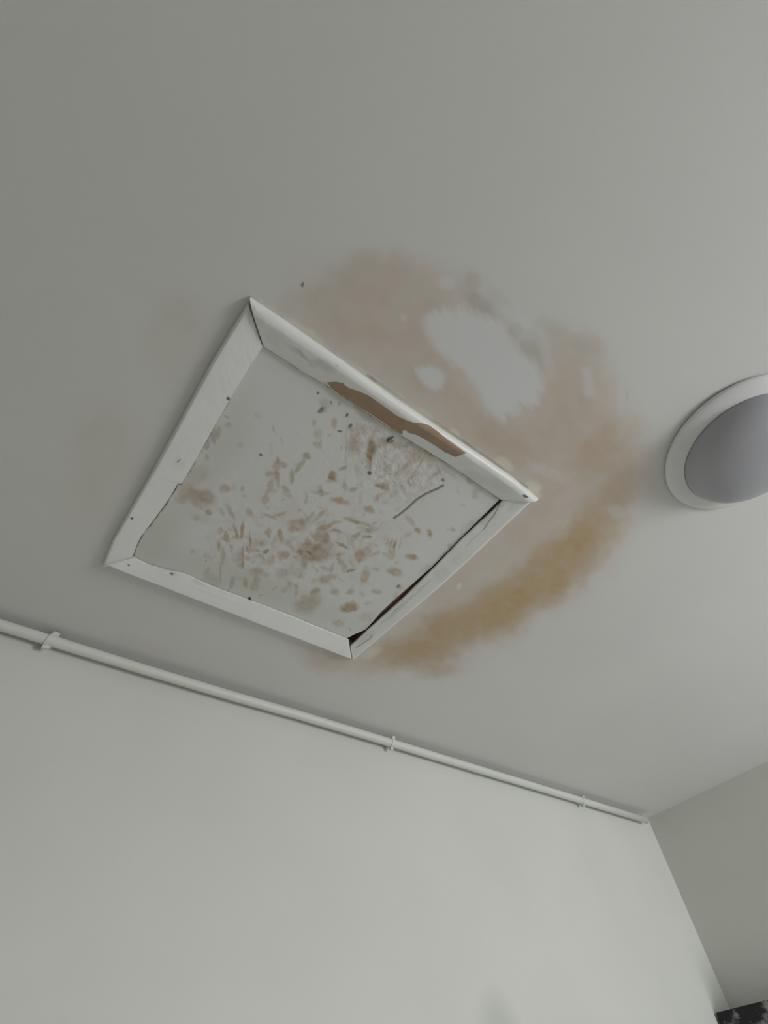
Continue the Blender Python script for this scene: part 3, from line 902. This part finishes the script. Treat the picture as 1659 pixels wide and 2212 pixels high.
bm = bmesh.new()
prof = [(0, 0), (.1655, 0), (.1690, -.0020), (.1702, -.0050), (.1696, -.0080), (.1670, -.0105), (.155, -.0150),
        (.142, -.0190), (.1375, -.0205), (.1358, -.0215), (.1350, -.0205), (.10, -.018), (0, -.018)]
add_lathe(bm, prof, 0, 0, 160)
bm_obj('light_base', bm, m_plastic, light, True)['label'] = 'white rim tray'
bm = bmesh.new()
prof = [(0, -.0182), (.1325, -.0182), (.1344, -.0210)]
for k_ in range(0, 25):
    a = k_ / 24 * math.pi / 2
    prof.append((.1345 * math.cos(a) if k_ < 24 else 0, -.0225 - .058 * math.sin(a)))
add_lathe(bm, prof, 0, 0, 160)
bm_obj('light_diffuser', bm, m_opal, light, True)['label'] = 'grey dome cover'

# ------------------------------------------------------------------ pipe along the wall and its clips
PR, PY_ = .0135, .029
nrm = np.array([nAB[0], nAB[1]])


def on_offset(p, off):
    """point of the sight line at distance `off` in front of the back wall"""
    d = ray(p)
    q0 = A[:2] - nrm * off
    t_ = (nrm @ q0) / (nrm @ d[:2])
    return np.array([d[0] * t_, d[1] * t_, CAM_Z + d[2] * t_])


PIPE_LINE = [(0, 1350), (110, 1384), (330, 1452), (500, 1503), (640, 1543), (846, 1605), (1050, 1667), (1258, 1730), (1396, 1772)]
pts = [on_offset(p, PY_) for p in PIPE_LINE]
z_l = pts[0][2]
start = pts[0] + (pts[0] - pts[2]) / np.linalg.norm(pts[0] - pts[2]) * ((pts[0][0] - LEFT - .002) / abs(dAB[0]))
start[2] = z_l
pts = [start] + pts


def tube(bm, P, rad, n=28):
    P = [Vector(p) for p in P]
    rings = []
    for i, p in enumerate(P):
        d = (P[min(i + 1, len(P) - 1)] - P[max(i - 1, 0)]).normalized()
        s1 = d.cross(Vector((0, 0, 1))).normalized()
        s2 = s1.cross(d)
        rr = rad[i] if isinstance(rad, (list, tuple)) else rad
        rings.append([bm.verts.new(p + (s1 * math.cos(2 * math.pi * k_ / n) + s2 * math.sin(2 * math.pi * k_ / n)) * rr) for k_ in range(n)])
    for a, b_ in zip(rings[:-1], rings[1:]):
        for k_ in range(n):
            bm.faces.new((a[k_], a[(k_ + 1) % n], b_[(k_ + 1) % n], b_[k_]))
    bm.faces.new(rings[0][::-1])
    bm.faces.new(rings[-1])


bm = bmesh.new()
tube(bm, pts, PR)
po = bm_obj('water_pipe', bm, m_pipe, None, True)
tag(po, 'white painted pipe running along the top of the wall under the ceiling', 'pipe')

CLIPS = [((110, 1384), 'skewed white pipe clip at the left end of the wall pipe', .16, .0095),
         ((846, 1605), 'white pipe clip on the wall pipe below the far hatch corner', 0, .0065),
         ((1258, 1730), 'white pipe clip on the wall pipe nearest the room corner', 0, .0065)]
for p, lab, skew, hw in CLIPS:
    c_ = on_offset(p, PY_)
    ax = Vector((dAB[0], dAB[1], 0))
    out = Vector((-nrm[0], -nrm[1], 0))
    up = Vector((0, 0, 1))
    bm = bmesh.new()
    r0, r1 = PR + .0002, PR + .0022
    N = 28
    ring = []
    for k_ in range(N + 1):                      # a band open towards the wall
        a = math.radians(-125 + 250 * k_ / N)
        dv = out * math.cos(a) + up * math.sin(a)
        sh = ax * (skew * r1 * math.sin(a))
        ring.append([dv * r0 - ax * hw / 1 + sh, dv * r1 - ax * hw + sh, dv * r1 + ax * hw + sh, dv * r0 + ax * hw + sh])
    vv = [[bm.verts.new(q_) for q_ in rg] for rg in ring]
    for a, b_ in zip(vv[:-1], vv[1:]):
        for k_ in range(4):
            bm.faces.new((a[k_], a[(k_ + 1) % 4], b_[(k_ + 1) % 4], b_[k_]))
    bm.faces.new(vv[0])
    bm.faces.new(vv[-1][::-1])
    # ears above and below, and the foot that screws to the wall
    for sgn, ang in ((1, math.radians(52)), (-1, math.radians(-97))):
        rad = out * math.cos(ang) + up * math.sin(ang)
        tan = up * math.cos(ang) - out * math.sin(ang)
        lat = ax * (skew * .02 * sgn)
        q8 = []
        for dz in (PR + .0012, PR + (.0095 if sgn > 0 else .0105)):
            for o_ in (-.0035, .0035):
                for hx in (-hw * .8, hw * .8):
                    q8.append(bm.verts.new(rad * dz + tan * o_ + ax * hx + lat * (dz / .02)))
        for f in ((0, 1, 3, 2), (4, 6, 7, 5), (0, 4, 5, 1), (2, 3, 7, 6), (0, 2, 6, 4), (1, 5, 7, 3)):
            bm.faces.new([q8[i] for i in f])
    q8 = []
    for o_ in (-PY_ + .0003, -PR - .0003):
        for dz in (-.007, .007):
            for hx in (-hw, hw):
                q8.append(bm.verts.new(out * o_ + up * dz + ax * hx))
    for f in ((0, 1, 3, 2), (4, 6, 7, 5), (0, 4, 5, 1), (2, 3, 7, 6), (0, 2, 6, 4), (1, 5, 7, 3)):
        bm.faces.new([q8[i] for i in f])
    o = bm_obj('pipe_clip', bm, m_pipe)
    o.location = c_
    tag(o, lab, 'pipe clip', 'clips holding the wall pipe')

# ------------------------------------------------------------------ tall dark cabinet in the corner
CT = 1.5 + .218
P0 = B[:2] - nAB * .004
d_in = -nBC
cab_c = P0 + dBC * .35 + d_in * .06
cab = empty('tall_cabinet', (cab_c[0], cab_c[1], 0))
tag(cab, 'tall black and grey marbled cabinet standing in the corner by the right wall', 'cabinet')


def quad(s0, s1, t0, t1):
    return [P0 + dBC * s + d_in * t for s, t in ((s0, t0), (s1, t0), (s1, t1), (s0, t1))]


def cab_part(name, pr_, z0, z1):
    bm = bmesh.new()
    add_prism(bm, [p - cab_c for p in pr_], z0, z1)
    bmesh.ops.bevel(bm, geom=list(bm.edges), offset=.002, segments=2, affect='EDGES')
    return bm_obj(name, bm, m_marble, cab)


cab_part('body', quad(.006, .70, .004, .112), 0, CT)
cab_part('door', quad(.006, .70, .1125, .134), .06, CT)
